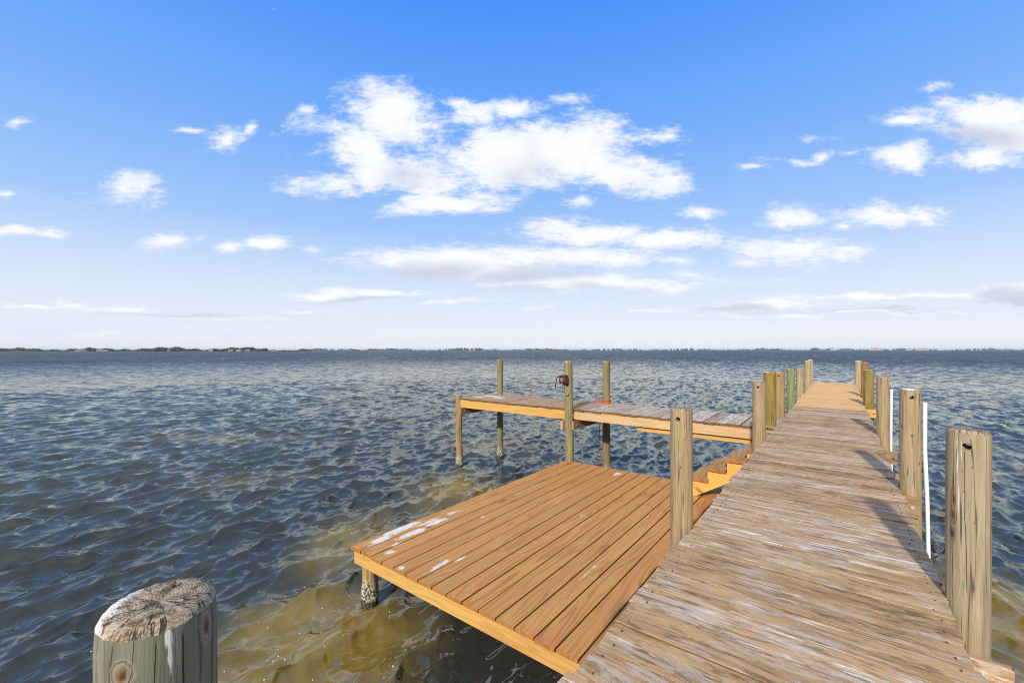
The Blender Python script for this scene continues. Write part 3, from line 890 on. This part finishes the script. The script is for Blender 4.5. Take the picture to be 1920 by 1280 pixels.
# ------------------------------------------------------------------ pilings
def piling_mesh(seed,  rad, ztop, zbot=-1.2, lean=(0, 0), top_tilt=(0, 0), crust=False, carve=None, hole=None, nseg=36, rough=.012, mats=('piling', 'top')):
    rr = random.Random(seed)
    npr = np.random.default_rng(seed)
    zs = list(np.arange(zbot, -.1, .25)) + (list(np.arange(-.1, .36, .02)) if crust else list(np.arange(-.1, .3, .1))) + list(np.arange(.36, ztop - .06, .09)) + [ztop - .045, ztop - .012]
    ph = [rr.uniform(0, 6.28) for _ in range(6)]
    bm = bmesh.new()
    rings = []

    def rad_at(a, z):
        q = rad * (1 + .03 * (1 - z / max(ztop, .1)))
        q *= 1 + rough * math.sin(a * 2 + ph[0] + z * .8) + rough * .8 * math.sin(a * 3 + ph[1] - z * 1.7) + rough * .5 * math.sin(a * 7 + ph[2] + z * 2.1)
        if crust and -.1 < z < .3:
            q += .016 * max(0, min(1, (.3 - z) / .12)) * rr.uniform(-.2, 1)
        if carve:
            q *= carve(a, z)
        return q
    for i, z in enumerate(zs):
        f = z / ztop
        ring = []
        for s in range(nseg):
            a = 2 * math.pi * s / nseg
            q = rad_at(a, z) * (1.0 if i < len(zs) - 1 else .975)
            x, y = math.cos(a) * q, math.sin(a) * q
            zz = z
            if z > ztop - .3:
                w = (z - (ztop - .3)) / .3
                zz = z + (x * top_tilt[0] + y * top_tilt[1]) * w
                if z > ztop - .03:
                    zz += rr.uniform(-.0015, .0015)
            ring.append(bm.verts.new((x + lean[0] * f, y + lean[1] * f, zz)))
        rings.append(ring)
    for i in range(len(rings) - 1):
        for s in range(nseg):
            f = bm.faces.new((rings[i][s], rings[i][(s + 1) % nseg], rings[i + 1][(s + 1) % nseg], rings[i + 1][s]))
            f.smooth = True
    prev = rings[-1]
    for j, frac in enumerate((.9, .7, .45, .2)):
        ring = []
        for s in range(nseg):
            a = 2 * math.pi * s / nseg
            q = rad * .975 * frac
            x, y = math.cos(a) * q, math.sin(a) * q
            ring.append(bm.verts.new((x + lean[0], y + lean[1], ztop + (.002 if j else .0) + x * top_tilt[0] + y * top_tilt[1] + rr.uniform(-.0012, .0015))))
        for s in range(nseg):
            f = bm.faces.new((prev[s], prev[(s + 1) % nseg], ring[(s + 1) % nseg], ring[s]))
            f.material_index = 1
            f.smooth = True
        prev = ring
    c = bm.verts.new((lean[0], lean[1], ztop))
    for s in range(nseg):
        f = bm.faces.new((prev[s], prev[(s + 1) % nseg], c))
        f.material_index = 1
        f.smooth = True
    bm.faces.new([v for v in reversed(rings[0])])
    # crisp sawn edge
    for s in range(nseg):
        e = bm.edges.get((rings[-1][s], rings[-1][(s + 1) % nseg]))
        if e:
            e.smooth = False
    me = bpy.data.meshes.new("piling")
    bm.to_mesh(me)
    bm.free()
    me.materials.append(MAT[mats[0]])
    me.materials.append(MAT[mats[1]])
    if hole:                                     # a bolt hole drilled right through near the top
        hz, ha, hr = hole
        cb = bmesh.new()
        bmesh.ops.create_cone(cb, cap_ends=True, segments=16, radius1=hr, radius2=hr, depth=1.0,
                              matrix=Matrix.Translation((lean[0], lean[1], hz)) @ Matrix.Rotation(ha, 4, 'Z') @ Matrix.Rotation(math.pi / 2, 4, 'Y'))
        cm = bpy.data.meshes.new("bit")
        cb.to_mesh(cm)
        cb.free()
        cm.materials.append(MAT['dark_iron'])
        a, bb = bpy.data.objects.new("a", me), bpy.data.objects.new("b", cm)
        COL.objects.link(a)
        COL.objects.link(bb)
        md = a.modifiers.new("cut", 'BOOLEAN')
        md.operation = 'DIFFERENCE'
        md.object = bb
        md.solver = 'EXACT'
        bpy.context.view_layer.update()
        ev = a.evaluated_get(bpy.context.evaluated_depsgraph_get())
        out = bpy.data.meshes.new_from_object(ev)
        bpy.data.objects.remove(a)
        bpy.data.objects.remove(bb)
        if len(out.polygons) > 100:
            me = out
            me.name = "piling"
    return me


def piling(parent, x, y, rad, ztop, tint, seed, label=None, **kw):
    crust = kw.get('crust', False)
    o = link("piling", piling_mesh(seed, rad, ztop, **kw), parent)
    o.location = (x, y, 0)
    o['tint'] = [float(c) for c in tint]
    o['seed'] = float(seed % 17)
    o['crust'] = 1.0 if crust else 0.0
    if label:
        o['label'] = label
    return o


TAN = (.40, .305, .19)
BROWN = (.36, .255, .13)
OLIVE = (.26, .20, .055)
GREEN = (.24, .29, .13)
PALE = (.42, .35, .22)
MINT = (.385, .325, .225)

# ------------------------------------------------------------------ the pier
rnd = random.Random(11)
pier = thing("wooden_pier", "long weathered plank pier lined with round pilings, running out to open water", "pier")
mb = MB()
y = -1.6
i = 0
seam = 10.75
while y < 19.45:
    w = .186 + rnd.uniform(-.004, .004)
    new = y > seam
    la, lb = -.800 + rnd.uniform(-.016, .014), .412 + rnd.uniform(-.014, .016)
    tone = rnd.random()
    if new:
        tone = .75 if abs(y - 13.5) < .15 else rnd.uniform(.15, .6)
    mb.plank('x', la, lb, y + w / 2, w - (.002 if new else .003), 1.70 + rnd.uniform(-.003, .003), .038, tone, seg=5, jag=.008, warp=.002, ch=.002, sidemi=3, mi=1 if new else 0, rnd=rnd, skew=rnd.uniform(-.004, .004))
    for px in (-.735, .35):                            # nail heads
        for dy in (-.055, .05):
            mb.cyl((px + rnd.uniform(-.012, .012), y + w / 2 + dy, 1.7008), (0, 0, 1), .004, .006, 8, 2)
    y += w + .001
    i += 1
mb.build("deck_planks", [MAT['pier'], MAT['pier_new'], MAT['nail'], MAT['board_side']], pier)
for px in (-.72, -.19, .33):
    m_ = MB()
    m_.plank('y', -1.6, 19.4, px, .045, 1.655, .15, .4, seg=6, rnd=rnd)
    m_.build("stringer", MAT['under'], pier)

LEFT = [  # y, radius, top, tint, hole(z below top, angle, radius), label
    (3.07, .073, 2.495, TAN, 1, "tan piling with a bolt hole, beside the low platform"),
    (6.62, .080, 2.470, (.37, .275, .17), 1, "tan piling with a bolt hole, at the head of the steps"),
    (7.88, .086, 2.555, OLIVE, 0, "olive yellow piling at the corner of the finger dock"),
    (9.07, .083, 2.505, BROWN, 1, "brown grey piling half hidden behind the olive one"),
    (11.43, .080, 2.470, GREEN, 1, "bright green tinted piling"),
    (13.87, .086, 2.405, PALE, 0, "pale flaking piling behind the green one"),
    (17.26, .090, 2.545, PALE, 0, "mottled piling near the pier's far end"),
    (19.25, .088, 2.545, PALE, 0, None),
]
RIGHT = [
    (2.93, .076, 2.520, MINT, 1, "pale green grey piling with a long crack and a bolt hole"),
    (4.97, .070, 2.573, TAN, 1, "tan piling with a round knot, beside the taller white pipe"),
    (7.97, .071, 2.524, TAN, 1, "tan piling with a pale band, beside the far white pipe"),
    (11.97, .090, 2.475, OLIVE, 0, "dark olive green piling"),
    (14.12, .078, 2.590, (.34, .19, .07), 1, "orange brown piling behind the olive one"),
    (19.19, .100, 2.530, PALE, 0, "grey piling at the pier's far right end"),
]
for side, xs, lst in (('L', -.878, LEFT), ('R', .482, RIGHT)):
    for j, (py, pr, pt, tint, h, lab) in enumerate(lst):
        sd = 100 + j * 7 + (50 if side == 'R' else 0)
        rr = random.Random(sd)
        # the holes face down the pier's length, a little off square
        ha = math.pi / 2 + rr.uniform(-.07, .07) if (side, j) != ('R', 0) else math.radians(77)
        piling(pier, xs - (.011 if (side, j) == ('R', 0) else 0), py, pr, pt, tint, sd, lab, lean=(rr.uniform(-.02, .02) + (.0), rr.uniform(-.02, .02)),
               top_tilt=(rr.uniform(-.05, .05), rr.uniform(-.05, .05)), hole=(pt - .07, ha, .0165) if h else None,
               mats=({('L', 0): 'piling_left', ('R', 0): 'piling_crack', ('R', 1): 'piling_knot'}.get((side, j), 'piling'), 'top'))
# the near piling at the picture's lower left
piling(pier, -.878, .20, .079, 2.492, (.205, .215, .17), 31, "grey green piling in the foreground with a grimy limed top", lean=(0, 0), top_tilt=(.0, .03), nseg=72, rough=.02, mats=('piling_near', 'top_near'))

for (xa, xb, yc, zt, mt) in [(-.82, .60, 2.83, 1.50, 'under'), (-.82, .58, 3.20, 1.50, 'under'), (.30, .52, 4.875, 1.675, 'under2'), (-.82, .53, 5.07, 1.50, 'under'), (-.82, .56, 6.50, 1.50, 'under'),
                         (-1.0, .62, 7.86, 1.50, 'under'), (-1.0, .60, 11.8, 1.64, 'yellow'), (-1.0, .60, 14.0, 1.50, 'under'), (-1.0, .62, 17.3, 1.50, 'under'), (-1.0, .62, 19.08, 1.50, 'under')]:
    m_ = MB()
    m_.plank('x', xa, xb, yc, .042, zt, .17, .6, seg=2, rnd=rnd, jag=.004)
    cb_ = m_.build("cap_beam", MAT['pier'] if mt == 'under' and yc < 5 else MAT[mt.rstrip('2')], pier)
    m_ = MB()
    m_.cyl((xb - .045, yc - .025, zt - .085), (0, 1, 0), .013, .012, 12)
    m_.build("bolt", MAT['bolt'] if yc == 4.875 else MAT['nail'], cb_)

# ------------------------------------------------------------------ low platform
plat = thing("swim_platform", "low square platform of new orange brown boards with white bird droppings", "platform")
mb = MB()
pw = (4.40 - .78) / 19
bx = -4.40
pitch = (4.40 - 1.49) / 15
x = -4.40
while x < -.6:
    tone = rnd.uniform(.2, .8)
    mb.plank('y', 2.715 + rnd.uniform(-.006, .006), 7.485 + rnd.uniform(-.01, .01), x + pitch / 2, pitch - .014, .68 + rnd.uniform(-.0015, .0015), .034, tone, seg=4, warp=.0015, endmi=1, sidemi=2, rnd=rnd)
    x += pitch
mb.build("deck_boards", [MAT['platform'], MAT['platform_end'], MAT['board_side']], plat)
m_ = MB()
m_.plank('x', -4.372, -.55, 2.765, .04, .644, .155, .45, seg=3, rnd=rnd)
m_.build("front_fascia", MAT['yellow'], plat)
m_ = MB()
m_.plank('y', 2.79, 7.46, -4.35, .04, .644, .155, .55, seg=3, rnd=rnd)
m_.build("side_fascia", MAT['yellow'], plat)
for jx in (-3.7, -3.0, -2.3, -1.6, -.95):
    m_ = MB()
    m_.plank('y', 2.79, 7.46, jx, .04, .644, .15, .5, rnd=rnd)
    m_.build("joist", MAT['yellow'], plat)
for (yc, xa) in ((3.02, -4.30), (7.36, -4.30)):
    m_ = MB()
    m_.plank('x', xa, -.6, yc, .04, .485, .15, .5, rnd=rnd)
    m_.build("cross_beam", MAT['yellow'], plat)
piling(plat, -4.30, 2.90, .082, .485, (.42, .29, .10), 77, "short piling crusted with barnacles", zbot=-1.2, crust=True)
piling(plat, -1.2, 2.95, .082, .485, (.30, .22, .10), 78, zbot=-1.2, crust=True)

# ------------------------------------------------------------------ finger dock
fing = thing("finger_dock", "narrow raised plank dock at a right angle to the pier, half orange half grey boards", "dock")
mb = MB()
x = -7.60
while x < -.86:
    w = .186
    newb = x < -4.25
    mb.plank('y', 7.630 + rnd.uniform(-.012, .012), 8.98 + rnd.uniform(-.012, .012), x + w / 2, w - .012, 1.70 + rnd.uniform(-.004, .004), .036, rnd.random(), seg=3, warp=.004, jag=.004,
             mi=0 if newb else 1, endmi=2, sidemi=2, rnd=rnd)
    x += w
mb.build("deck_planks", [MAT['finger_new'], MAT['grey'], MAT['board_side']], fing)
for (xa, xb, yc, zt, h, mt, tn, nm) in [(-7.52, -4.37, 7.672, 1.662, .19, 'yellow', .35, 'edge_beam'), (-4.30, -.80, 7.672, 1.662, .17, 'paler', .5, 'edge_beam'), (-3.0, -.80, 7.74, 1.47, .07, 'yellow', .5, 'ledger'),
                                    (-7.52, -.9, 8.93, 1.662, .17, 'under', .5, 'edge_beam'), (-7.52, -.9, 8.3, 1.662, .17, 'under', .4, 'joist')]:
    m_ = MB()
    m_.plank('x', xa, xb, yc, .042, zt, h, tn, seg=4, rnd=rnd)
    m_.build(nm, MAT[mt], fing)
for (xc, ya, yb, mt) in [(-7.44, 7.56, 9.05, 'under'), (-7.66, 7.60, 9.05, 'under'), (-4.245, 7.50, 9.05, 'under'), (-4.455, 7.42, 9.05, 'paler')]:
    m_ = MB()
    m_.plank('y', ya, yb, xc, .042, 1.468, .165, .5, seg=2, rnd=rnd, jag=.004)
    cb_ = m_.build("cross_brace", MAT[mt], fing)
    if xc in (-7.44, -4.245):
        m_ = MB()
        m_.cyl((xc + .025, ya + .14, 1.39), (1, 0, 0), .016, .012, 12)
        m_.build("bolt", MAT['bolt'], cb_)


def eaten(a, z):
    """the outer post is rotted in on its inner side half way down"""
    f = math.exp(-((z - .78) / .20) ** 2) * .55 + math.exp(-((z - .5) / .22) ** 2) * .15
    s = max(0.0, math.cos(a - math.radians(-20))) ** 1.2
    return 1 - f * s


piling(fing, -7.555, 7.66, .083, 1.765, (.36, .25, .11), 41, "leaning outer piling, rotted in half way down", lean=(-.05, .02), crust=True, carve=eaten)
piling(fing, -7.33, 8.99, .080, 2.64, (.24, .225, .12), 42, "outer far piling standing above the planks", crust=True)
piling(fing, -4.34, 7.565, .085, 2.672, (.26, .235, .13), 43, "near piling carrying the rusty winch", lean=(-.045, .0))
piling(fing, -4.235, 9.03, .085, 2.645, (.24, .205, .10), 44, "far piling with orange rope tied around it", crust=True)

# ------------------------------------------------------------------ stairs
stairs = thing("wooden_steps", "short flight of wooden steps from the low platform up to the pier", "steps")
XE = -.80
treads = [(1.66, .16), (1.500, .25), (1.328, .51), (1.155, .775), (.975, 1.01)]   # top, distance out from the pier's edge


def stair_side(yc, parent):
    m_ = MB()
    prof = [(XE - .012, 1.615)]
    prof.append((XE - .16, 1.615))
    for zt, s in treads[1:]:
        zz = zt - .05
        prof.append((prof[-1][0], zz))
        prof.append((XE - s, zz))
    prof.append((XE - 1.01, .69))
    prof.append((XE - .94, .69))
    prof.append((XE - .012, 1.26))
    n = len(prof)
    base = len(m_.v)
    for yy in (yc - .021, yc + .021):
        for (px, pz) in prof:
            m_.v.append((px, yy, pz))
    uv = [(p[0] * .84 - p[1] * .54, p[1] * .84 + p[0] * .54) for p in prof]
    m_.face([base + q for q in range(n)], uv, .6)
    m_.face([base + n + q for q in range(n)][::-1], uv[::-1], .6)
    for q in range(n):
        q2 = (q + 1) % n
        m_.face([base + q, base + q2, base + n + q2, base + n + q], [uv[q], uv[q2], uv[q2], uv[q]], .5)
    m_.build("side_board", MAT['stringer'], parent)


stair_side(6.86, stairs)
stair_side(7.40, stairs)
for j, (zt, s) in enumerate(treads):
    m_ = MB()
    wd = .145 if j == 0 else .27
    m_.plank('y', 6.80 + (.1 if j == 0 else 0), 7.47, XE - s + wd / 2 - .02, wd, zt, .05, rnd.uniform(.3, .7), seg=3, warp=.002, endmi=1, rnd=rnd)
    m_.build("tread", [MAT['tread'], MAT['tread_end']], stairs)
# ------------------------------------------------------------------ pipes, winch, ropes
for j, (pts, lab) in enumerate([
    ([(.588, 5.18, 2.44), (.582, 5.14, 2.05), (.590, 5.08, 1.6), (.598, 5.04, .8), (.60, 5.0, -.5)], "white plastic pipe, the nearer and taller, standing upright beside a tan piling"),
    ([(.585, 8.25, 2.33), (.58, 8.22, 1.9), (.575, 8.18, 1.55), (.585, 8.15, .8), (.585, 8.15, -.5)], "white plastic pipe standing upright beside the piling farther down the pier"),
]):
    m_ = MB()
    m_.tube(pts, .0145, 12)
    o = m_.build("pvc_pipe", MAT['pvc'])
    o.rotation_euler = (0, 0, -THETA)
    tag(o, lab, "pipe", "white pipes beside the pier")

win = thing("boat_winch", "rusty hand winch with a crank bolted to the round post of the finger dock", "winch")
wx, wy, wz = -4.41, 7.40, 2.30
m_ = MB()
m_.box(wx - .055, wx + .075, wy + .075, wy + .085, wz - .12, wz + .10)           # back plate
for s in (-.055, .065):
    m_.box(wx + s, wx + s + .008, wy - .055, wy + .0745, wz - .075, wz + .095)      # side cheeks
m_.cyl((wx + .01, wy - .035, wz + .075), (1, 0, 0), .011, .15, 10)               # tie bar
m_.cyl((wx - .075, wy + .01, wz + .06), (1, 0, 0), .03, .014, 18)                # pinion
m_.build("winch_frame", MAT['rust'], win)
m_ = MB()
m_.cyl((wx + .086, wy, wz), (1, 0, 0), .078, .012, 28)
m_.cyl((wx - .040, wy, wz), (1, 0, 0), .070, .008, 28)
m_.cyl((wx + .052, wy, wz), (1, 0, 0), .070, .008, 28)
drum_ = m_.build("drum_flange", MAT['rust'], win)
m_ = MB()
for q in range(9):
    m_.cyl((wx - .032 + q * .0098, wy, wz), (1, 0, 0), .050 + .004 * (q % 2), .0096, 24)
m_.build("cable_coil", MAT['cable'], drum_)
m_ = MB()
m_.tube([(wx - .06, wy + .01, wz + .06), (wx - .135, wy + .01, wz + .06), (wx - .14, wy + .0, wz + .05), (wx - .15, wy - .03, wz - .10), (wx - .152, wy - .035, wz - .17)], .011, 10)
crank_ = m_.build("crank_arm", MAT['dark_iron'], win)
m_ = MB()
m_.tube([(wx - .152, wy - .035, wz - .168), (wx - .24, wy - .035, wz - .168)], [.017, .015], 12)
m_.build("crank_grip", MAT['hook'], crank_)
m_ = MB()
m_.tube([(wx + .0, wy - .052, wz - .02), (wx + .02, wy - .035, wz - .13), (wx + .03, wy + .035, wz - .20)], .004, 8)
cable_ = m_.build("cable", MAT['cable'], win)
m_ = MB()
hk = []
for q in range(15):
    a = math.radians(100 - q * 20)
    hk.append((wx + .05 + .034 * math.cos(a), wy + .045, wz - .275 + .034 * math.sin(a)))
m_.tube([(wx + .03, wy + .035, wz - .19), (wx + .037, wy + .042, wz - .225)] + hk, [.010] * 2 + [.011] * 10 + [.008] * 5, 10)
m_.build("hook", MAT['hook'], cable_)

m_ = MB()
for q in range(4):
    pts = []
    for s in range(25):
        a = 2 * math.pi * s / 24
        pts.append((-4.235 + (.096 + .004 * (q % 2)) * math.cos(a), 9.03 + (.096 + .004 * (q % 2)) * math.sin(a), 1.712 + q * .016 + .006 * math.sin(a * 2 + q)))
    m_.tube(pts, .009, 8)
m_.tube([(-4.30, 8.95, 1.735), (-4.36, 8.90, 1.725), (-4.44, 8.88, 1.715), (-4.50, 8.93, 1.728), (-4.46, 8.98, 1.745), (-4.36, 8.95, 1.75)], .008, 8)
m_.tube([(-4.15, 8.97, 1.735), (-4.05, 8.93, 1.715), (-4.00, 8.95, 1.712), (-4.02, 9.0, 1.73)], .008, 8)
o = m_.build("rope", MAT['rope'])
o.rotation_euler = (0, 0, -THETA)
tag(o, "orange rope wrapped around the post on top of the finger dock", "rope")
m_ = MB()
m_.tube([(-4.36, 9.02, 1.66), (-4.40, 8.96, 1.40), (-4.38, 8.98, 1.1), (-4.37, 8.97, .8), (-4.36, 9.0, .45), (-4.34, 9.0, .1), (-4.34, 9.0, -.2)], .006, 7)
m_.tube([(-4.33, 9.0, 1.45), (-4.35, 8.95, 1.2), (-4.39, 8.96, 1.0), (-4.44, 8.96, .85)], .004, 7)
o = m_.build("hanging_cord", MAT['cord'])
o.rotation_euler = (0, 0, -THETA)
tag(o, "thin dark red cord hanging under the finger dock", "cord")

for o, bse in ((pier, (-.2, 3, 0)), (plat, (-2.8, 5, 0)), (fing, (-4.2, 8.3, 0)), (stairs, (-1.5, 7.1, .68)), (win, (wx, wy, wz))):
    shift(o, bse)


# ------------------------------------------------------------------ the far shores
def at(px, dist):
    """a point on the bearing of px at a distance straight ahead"""
    return ((px - 960) / 800 * dist, dist)


def foliage_mat(name, c0, c1):
    m, k, b = new_mat(name, .9)
    P = k.n('ShaderNodeNewGeometry').outputs['Position']
    nz = k.noise(k.vmath('MULTIPLY', P, (.12, .12, .3)), 1.0, 3.0, .6)
    at_ = k.n('ShaderNodeAttribute', attribute_name='tone').outputs['Fac']
    k.set(b.inputs['Base Color'], k.mix(k.math('MULTIPLY_ADD', at_, .6, k.math('MULTIPLY', nz, .5), clamp=True), c0, c1))
    return m


def land(name, px0, px1, d0, depth, label, mat, n=60, seed=1):
    rr = random.Random(seed)
    m_ = MB()
    for i in range(n + 1):
        px = px0 + (px1 - px0) * i / n
        f = math.sin(math.pi * i / n) ** .3
        d = d0 * (1 + .02 * math.sin(i * .7) + rr.uniform(-.008, .008))
        for dd, z in ((0, -.5), (1.5, .5), (depth * f + 3, .9), (depth * f + 6, -.5)):
            x, y = at(px, d + dd)
            m_.v.append((x, y, z))
    for i in range(n):
        for j in range(3):
            a = i * 4 + j
            m_.face([a, a + 4, a + 5, a + 1], None, .5)
    tag(m_.build(name, mat), label, "shore", kind='structure')


def woods(name, label, spans, mat, seed, quads, dens):
    """a far wood seen as one mass: leaf clumps scattered through each crown"""
    rr = np.random.default_rng(seed)
    V, F, T = [], [], []
    for (px0, px1, dist, depth, h0, h1, cnt) in spans:
        for i in range(cnt):
            px = rr.uniform(px0, px1)
            d = dist + rr.uniform(4, depth)
            x, y = at(px, d)
            h = rr.uniform(h0, h1) * (1 + .35 * math.sin(px * .045) + .2 * math.sin(px * .19 + 1))
            w = h * rr.uniform(.5, .9)
            tn = rr.random()
            for q in range(quads):
                a = rr.normal(0, 1, 3)
                a /= np.linalg.norm(a) + 1e-6
                c = np.array([x, y, h * .55]) + a * np.array([w * .6, w * .6, h * .42]) * rr.uniform(.5, 1)
                c[2] = max(c[2], .4)
                s = h * rr.uniform(.10, .2) * (1.9 if dist > 2000 else 1.3)
                e1 = rr.normal(0, 1, 3)
                e1 /= np.linalg.norm(e1)
                e2 = np.cross(e1, a)
                b0 = len(V)
                for u, v in ((-1, -1), (1, -1), (1, 1), (-1, 1)):
                    V.append(tuple(c + (e1 * u + e2 * v) * s))
                F.append((b0, b0 + 1, b0 + 2, b0 + 3))
                T.append(tn)
    me = bpy.data.meshes.new(name)
    me.from_pydata(V, [], F)
    me.materials.append(mat)
    a_ = me.attributes.new('tone', 'FLOAT', 'FACE')
    a_.data.foreach_set('value', np.array(T, dtype=np.float32))
    tag(link(name, me), label, "trees", kind='stuff')


LANDM = plain('shore_land', (.16, .15, .09), .9, 0, (.07, .09, .04), .05)
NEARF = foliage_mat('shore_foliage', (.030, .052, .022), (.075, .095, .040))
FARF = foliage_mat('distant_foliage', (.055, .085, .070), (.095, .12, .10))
land("left_shore", -260, 590, 900, 60, "low wooded shore on the left horizon", LANDM, 70, 1)
land("islet", 660, 700, 1350, 20, "small wooded islet on the horizon", LANDM, 8, 2)
land("far_shore", 560, 2300, 2600, 120, "thin distant shore along the horizon", LANDM, 90, 3)
woods("shore_trees", "dark green wood along the left shore, seen as one band", [(-250, 300, 900, 55, 3.6, 5.4, 900), (230, 500, 900, 55, 4.0, 6.6, 620), (480, 585, 900, 40, 2.2, 3.6, 200)], NEARF, 3, 34, 1)
woods("islet_trees", "small clump of green trees on the islet in front of the far shore", [(664, 696, 1352, 16, 3.0, 5.0, 34)], NEARF, 4, 30, 1)
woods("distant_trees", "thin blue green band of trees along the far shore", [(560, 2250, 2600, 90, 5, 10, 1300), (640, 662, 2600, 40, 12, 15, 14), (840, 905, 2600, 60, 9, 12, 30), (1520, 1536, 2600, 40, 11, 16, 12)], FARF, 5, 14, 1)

WALLM = {'white': plain('white_wall', (.72, .70, .68), .8), 'tan': plain('tan_wall', (.55, .42, .30), .8), 'pink': plain('pink_wall', (.66, .50, .44), .8), 'grey': plain('grey_wall', (.52, .53, .54), .8)}
ROOFM = {'red': plain('red_roof', (.34, .14, .09), .8), 'grey': plain('grey_roof', (.25, .25, .26), .8), 'brown': plain('brown_roof', (.28, .19, .12), .8)}
PANE = plain('window_glass', (.05, .06, .08), .2)


def house(px, dist, w, d, h, wall, roof, label):
    x, y = at(px, dist)
    o = bpy.data.objects.new("house", None)
    COL.objects.link(o)
    o.location = (x, y, .8)
    o.rotation_euler = (0, 0, math.atan2(-x, y))
    tag(o, label, "house", "houses on the left shore")
    m_ = MB()
    m_.box(-w / 2, w / 2, -d / 2, d / 2, 0, h)
    m_.build("wall", WALLM[wall], o)
    m_ = MB()
    b0 = len(m_.v)
    e = .5
    rh = h * .45
    for p in ((-w / 2 - e, -d / 2 - e, h + .01), (w / 2 + e, -d / 2 - e, h + .01), (w / 2 + e, d / 2 + e, h + .01), (-w / 2 - e, d / 2 + e, h + .01), (-w / 2 + 1.5, 0, h + rh), (w / 2 - 1.5, 0, h + rh)):
        m_.v.append(p)
    for q in ((0, 1, 5, 4), (1, 2, 5), (2, 3, 4, 5), (3, 0, 4), (3, 2, 1, 0)):
        m_.face([b0 + s for s in q])
    m_.build("roof", ROOFM[roof], o)
    for s in range(3):
        m_ = MB()
        cx = -w / 2 + w * (s + .5) / 3
        m_.box(cx - .6, cx + .6, -d / 2 - .05, -d / 2 - .003, h * .3, h * .75)
        m_.build("window", PANE, o)


for (px, dist, w, h, wall, roof, lab) in [
    (147, 898, 9, 2.8, 'white', 'grey', "low white house with a grey roof, leftmost on the wooded shore"),
    (158, 902, 7, 2.6, 'tan', 'red', "small tan house with a red roof next to the leftmost white house"),
    (188, 899, 13, 3.2, 'white', 'grey', "wide white house with a grey roof at the water's edge"),
    (199, 900, 6, 2.8, 'white', 'brown', "small white house with a brown roof beside the wide white one"),
    (316, 899, 5, 2.8, 'white', 'grey', "lone small white house among the trees at the middle of the left shore"),
    (395, 900, 7, 4.0, 'white', 'grey', "tall white house standing alone on the left shore"),
    (432, 900, 9, 3.4, 'tan', 'red', "tan house with a red roof, first of the row on the left shore"),
    (447, 898, 9, 3.2, 'white', 'brown', "white house with a brown roof in the row on the left shore"),
    (464, 900, 8, 3.4, 'tan', 'brown', "tan house with a brown roof in the row on the left shore"),
    (512, 900, 8, 2.8, 'tan', 'red', "low tan house with a red roof at the right end of the left shore"),
]:
    house(px, dist, w, 7, h * .8, wall, roof, lab)


def tower(px, w, h, wall, label, dist=2606):
    x, y = at(px, dist)
    o = bpy.data.objects.new("apartment_tower", None)
    COL.objects.link(o)
    o.location = (x, y, .8)
    o.rotation_euler = (0, 0, math.atan2(-x, y))
    tag(o, label, "tower block", "tower blocks on the far shore")
    m_ = MB()
    m_.box(-w / 2, w / 2, -7, 7, 0, h)
    m_.build("wall", WALLM[wall], o)
    m_ = MB()
    m_.box(-w / 2 - .4, w / 2 + .4, -7.4, 7.4, h + .003, h + .7)
    m_.build("roof", WALLM['grey'], o)
    for fl in range(max(1, int(h / 3))):
        m_ = MB()
        m_.box(-w / 2 + 1.2, w / 2 - 1.2, -7.06, -7.004, 1 + fl * 3, 2.3 + fl * 3)
        m_.build("window_band", PANE, o)


for (px, w, h, wall, lab) in [
    (881, 9, 13, 'white', "left white tower block of the pair above the middle of the horizon"),
    (888, 9, 14, 'white', "right white tower block of the pair above the middle of the horizon"),
    (1640, 34, 15, 'pink', "wide pink tower block right of the pier's far end"),
    (1651, 22, 13, 'pink', "smaller pink block touching the wide pink one"),
    (1705, 26, 12, 'grey', "grey tower block between the pink ones"),
    (1722, 28, 14, 'pink', "pink tower block just right of the grey one"),
    (1735, 22, 15.5, 'pink', "tallest pink tower block on the right horizon"),
    (1762, 24, 11, 'white', "low white tower block right of the tallest pink one"),
    (1563, 30, 8, 'white', "low long white block above the pier's far end"),
]:
    tower(px, w, h, wall, lab)

# ------------------------------------------------------------------ the air between here and the far shore
hz = MB()
hz.box(-9600, 9600, -9600, 9600, -6, 24)
hm = bpy.data.materials.new("haze_air")
hm.use_nodes = True
hm.node_tree.nodes.clear()
hk_ = NT(hm.node_tree)
pv = hk_.n('ShaderNodeVolumePrincipled')
pv.inputs['Color'].default_value = (.86, .92, 1.0, 1)
pv.inputs['Density'].default_value = .00010
pv.inputs['Anisotropy'].default_value = 0.0
ho = hk_.n('ShaderNodeOutputMaterial')
hm.node_tree.links.new(pv.outputs[0], ho.inputs['Volume'])
tag(hz.build("haze", hm), "thin pale air over the water", "haze", kind='stuff')
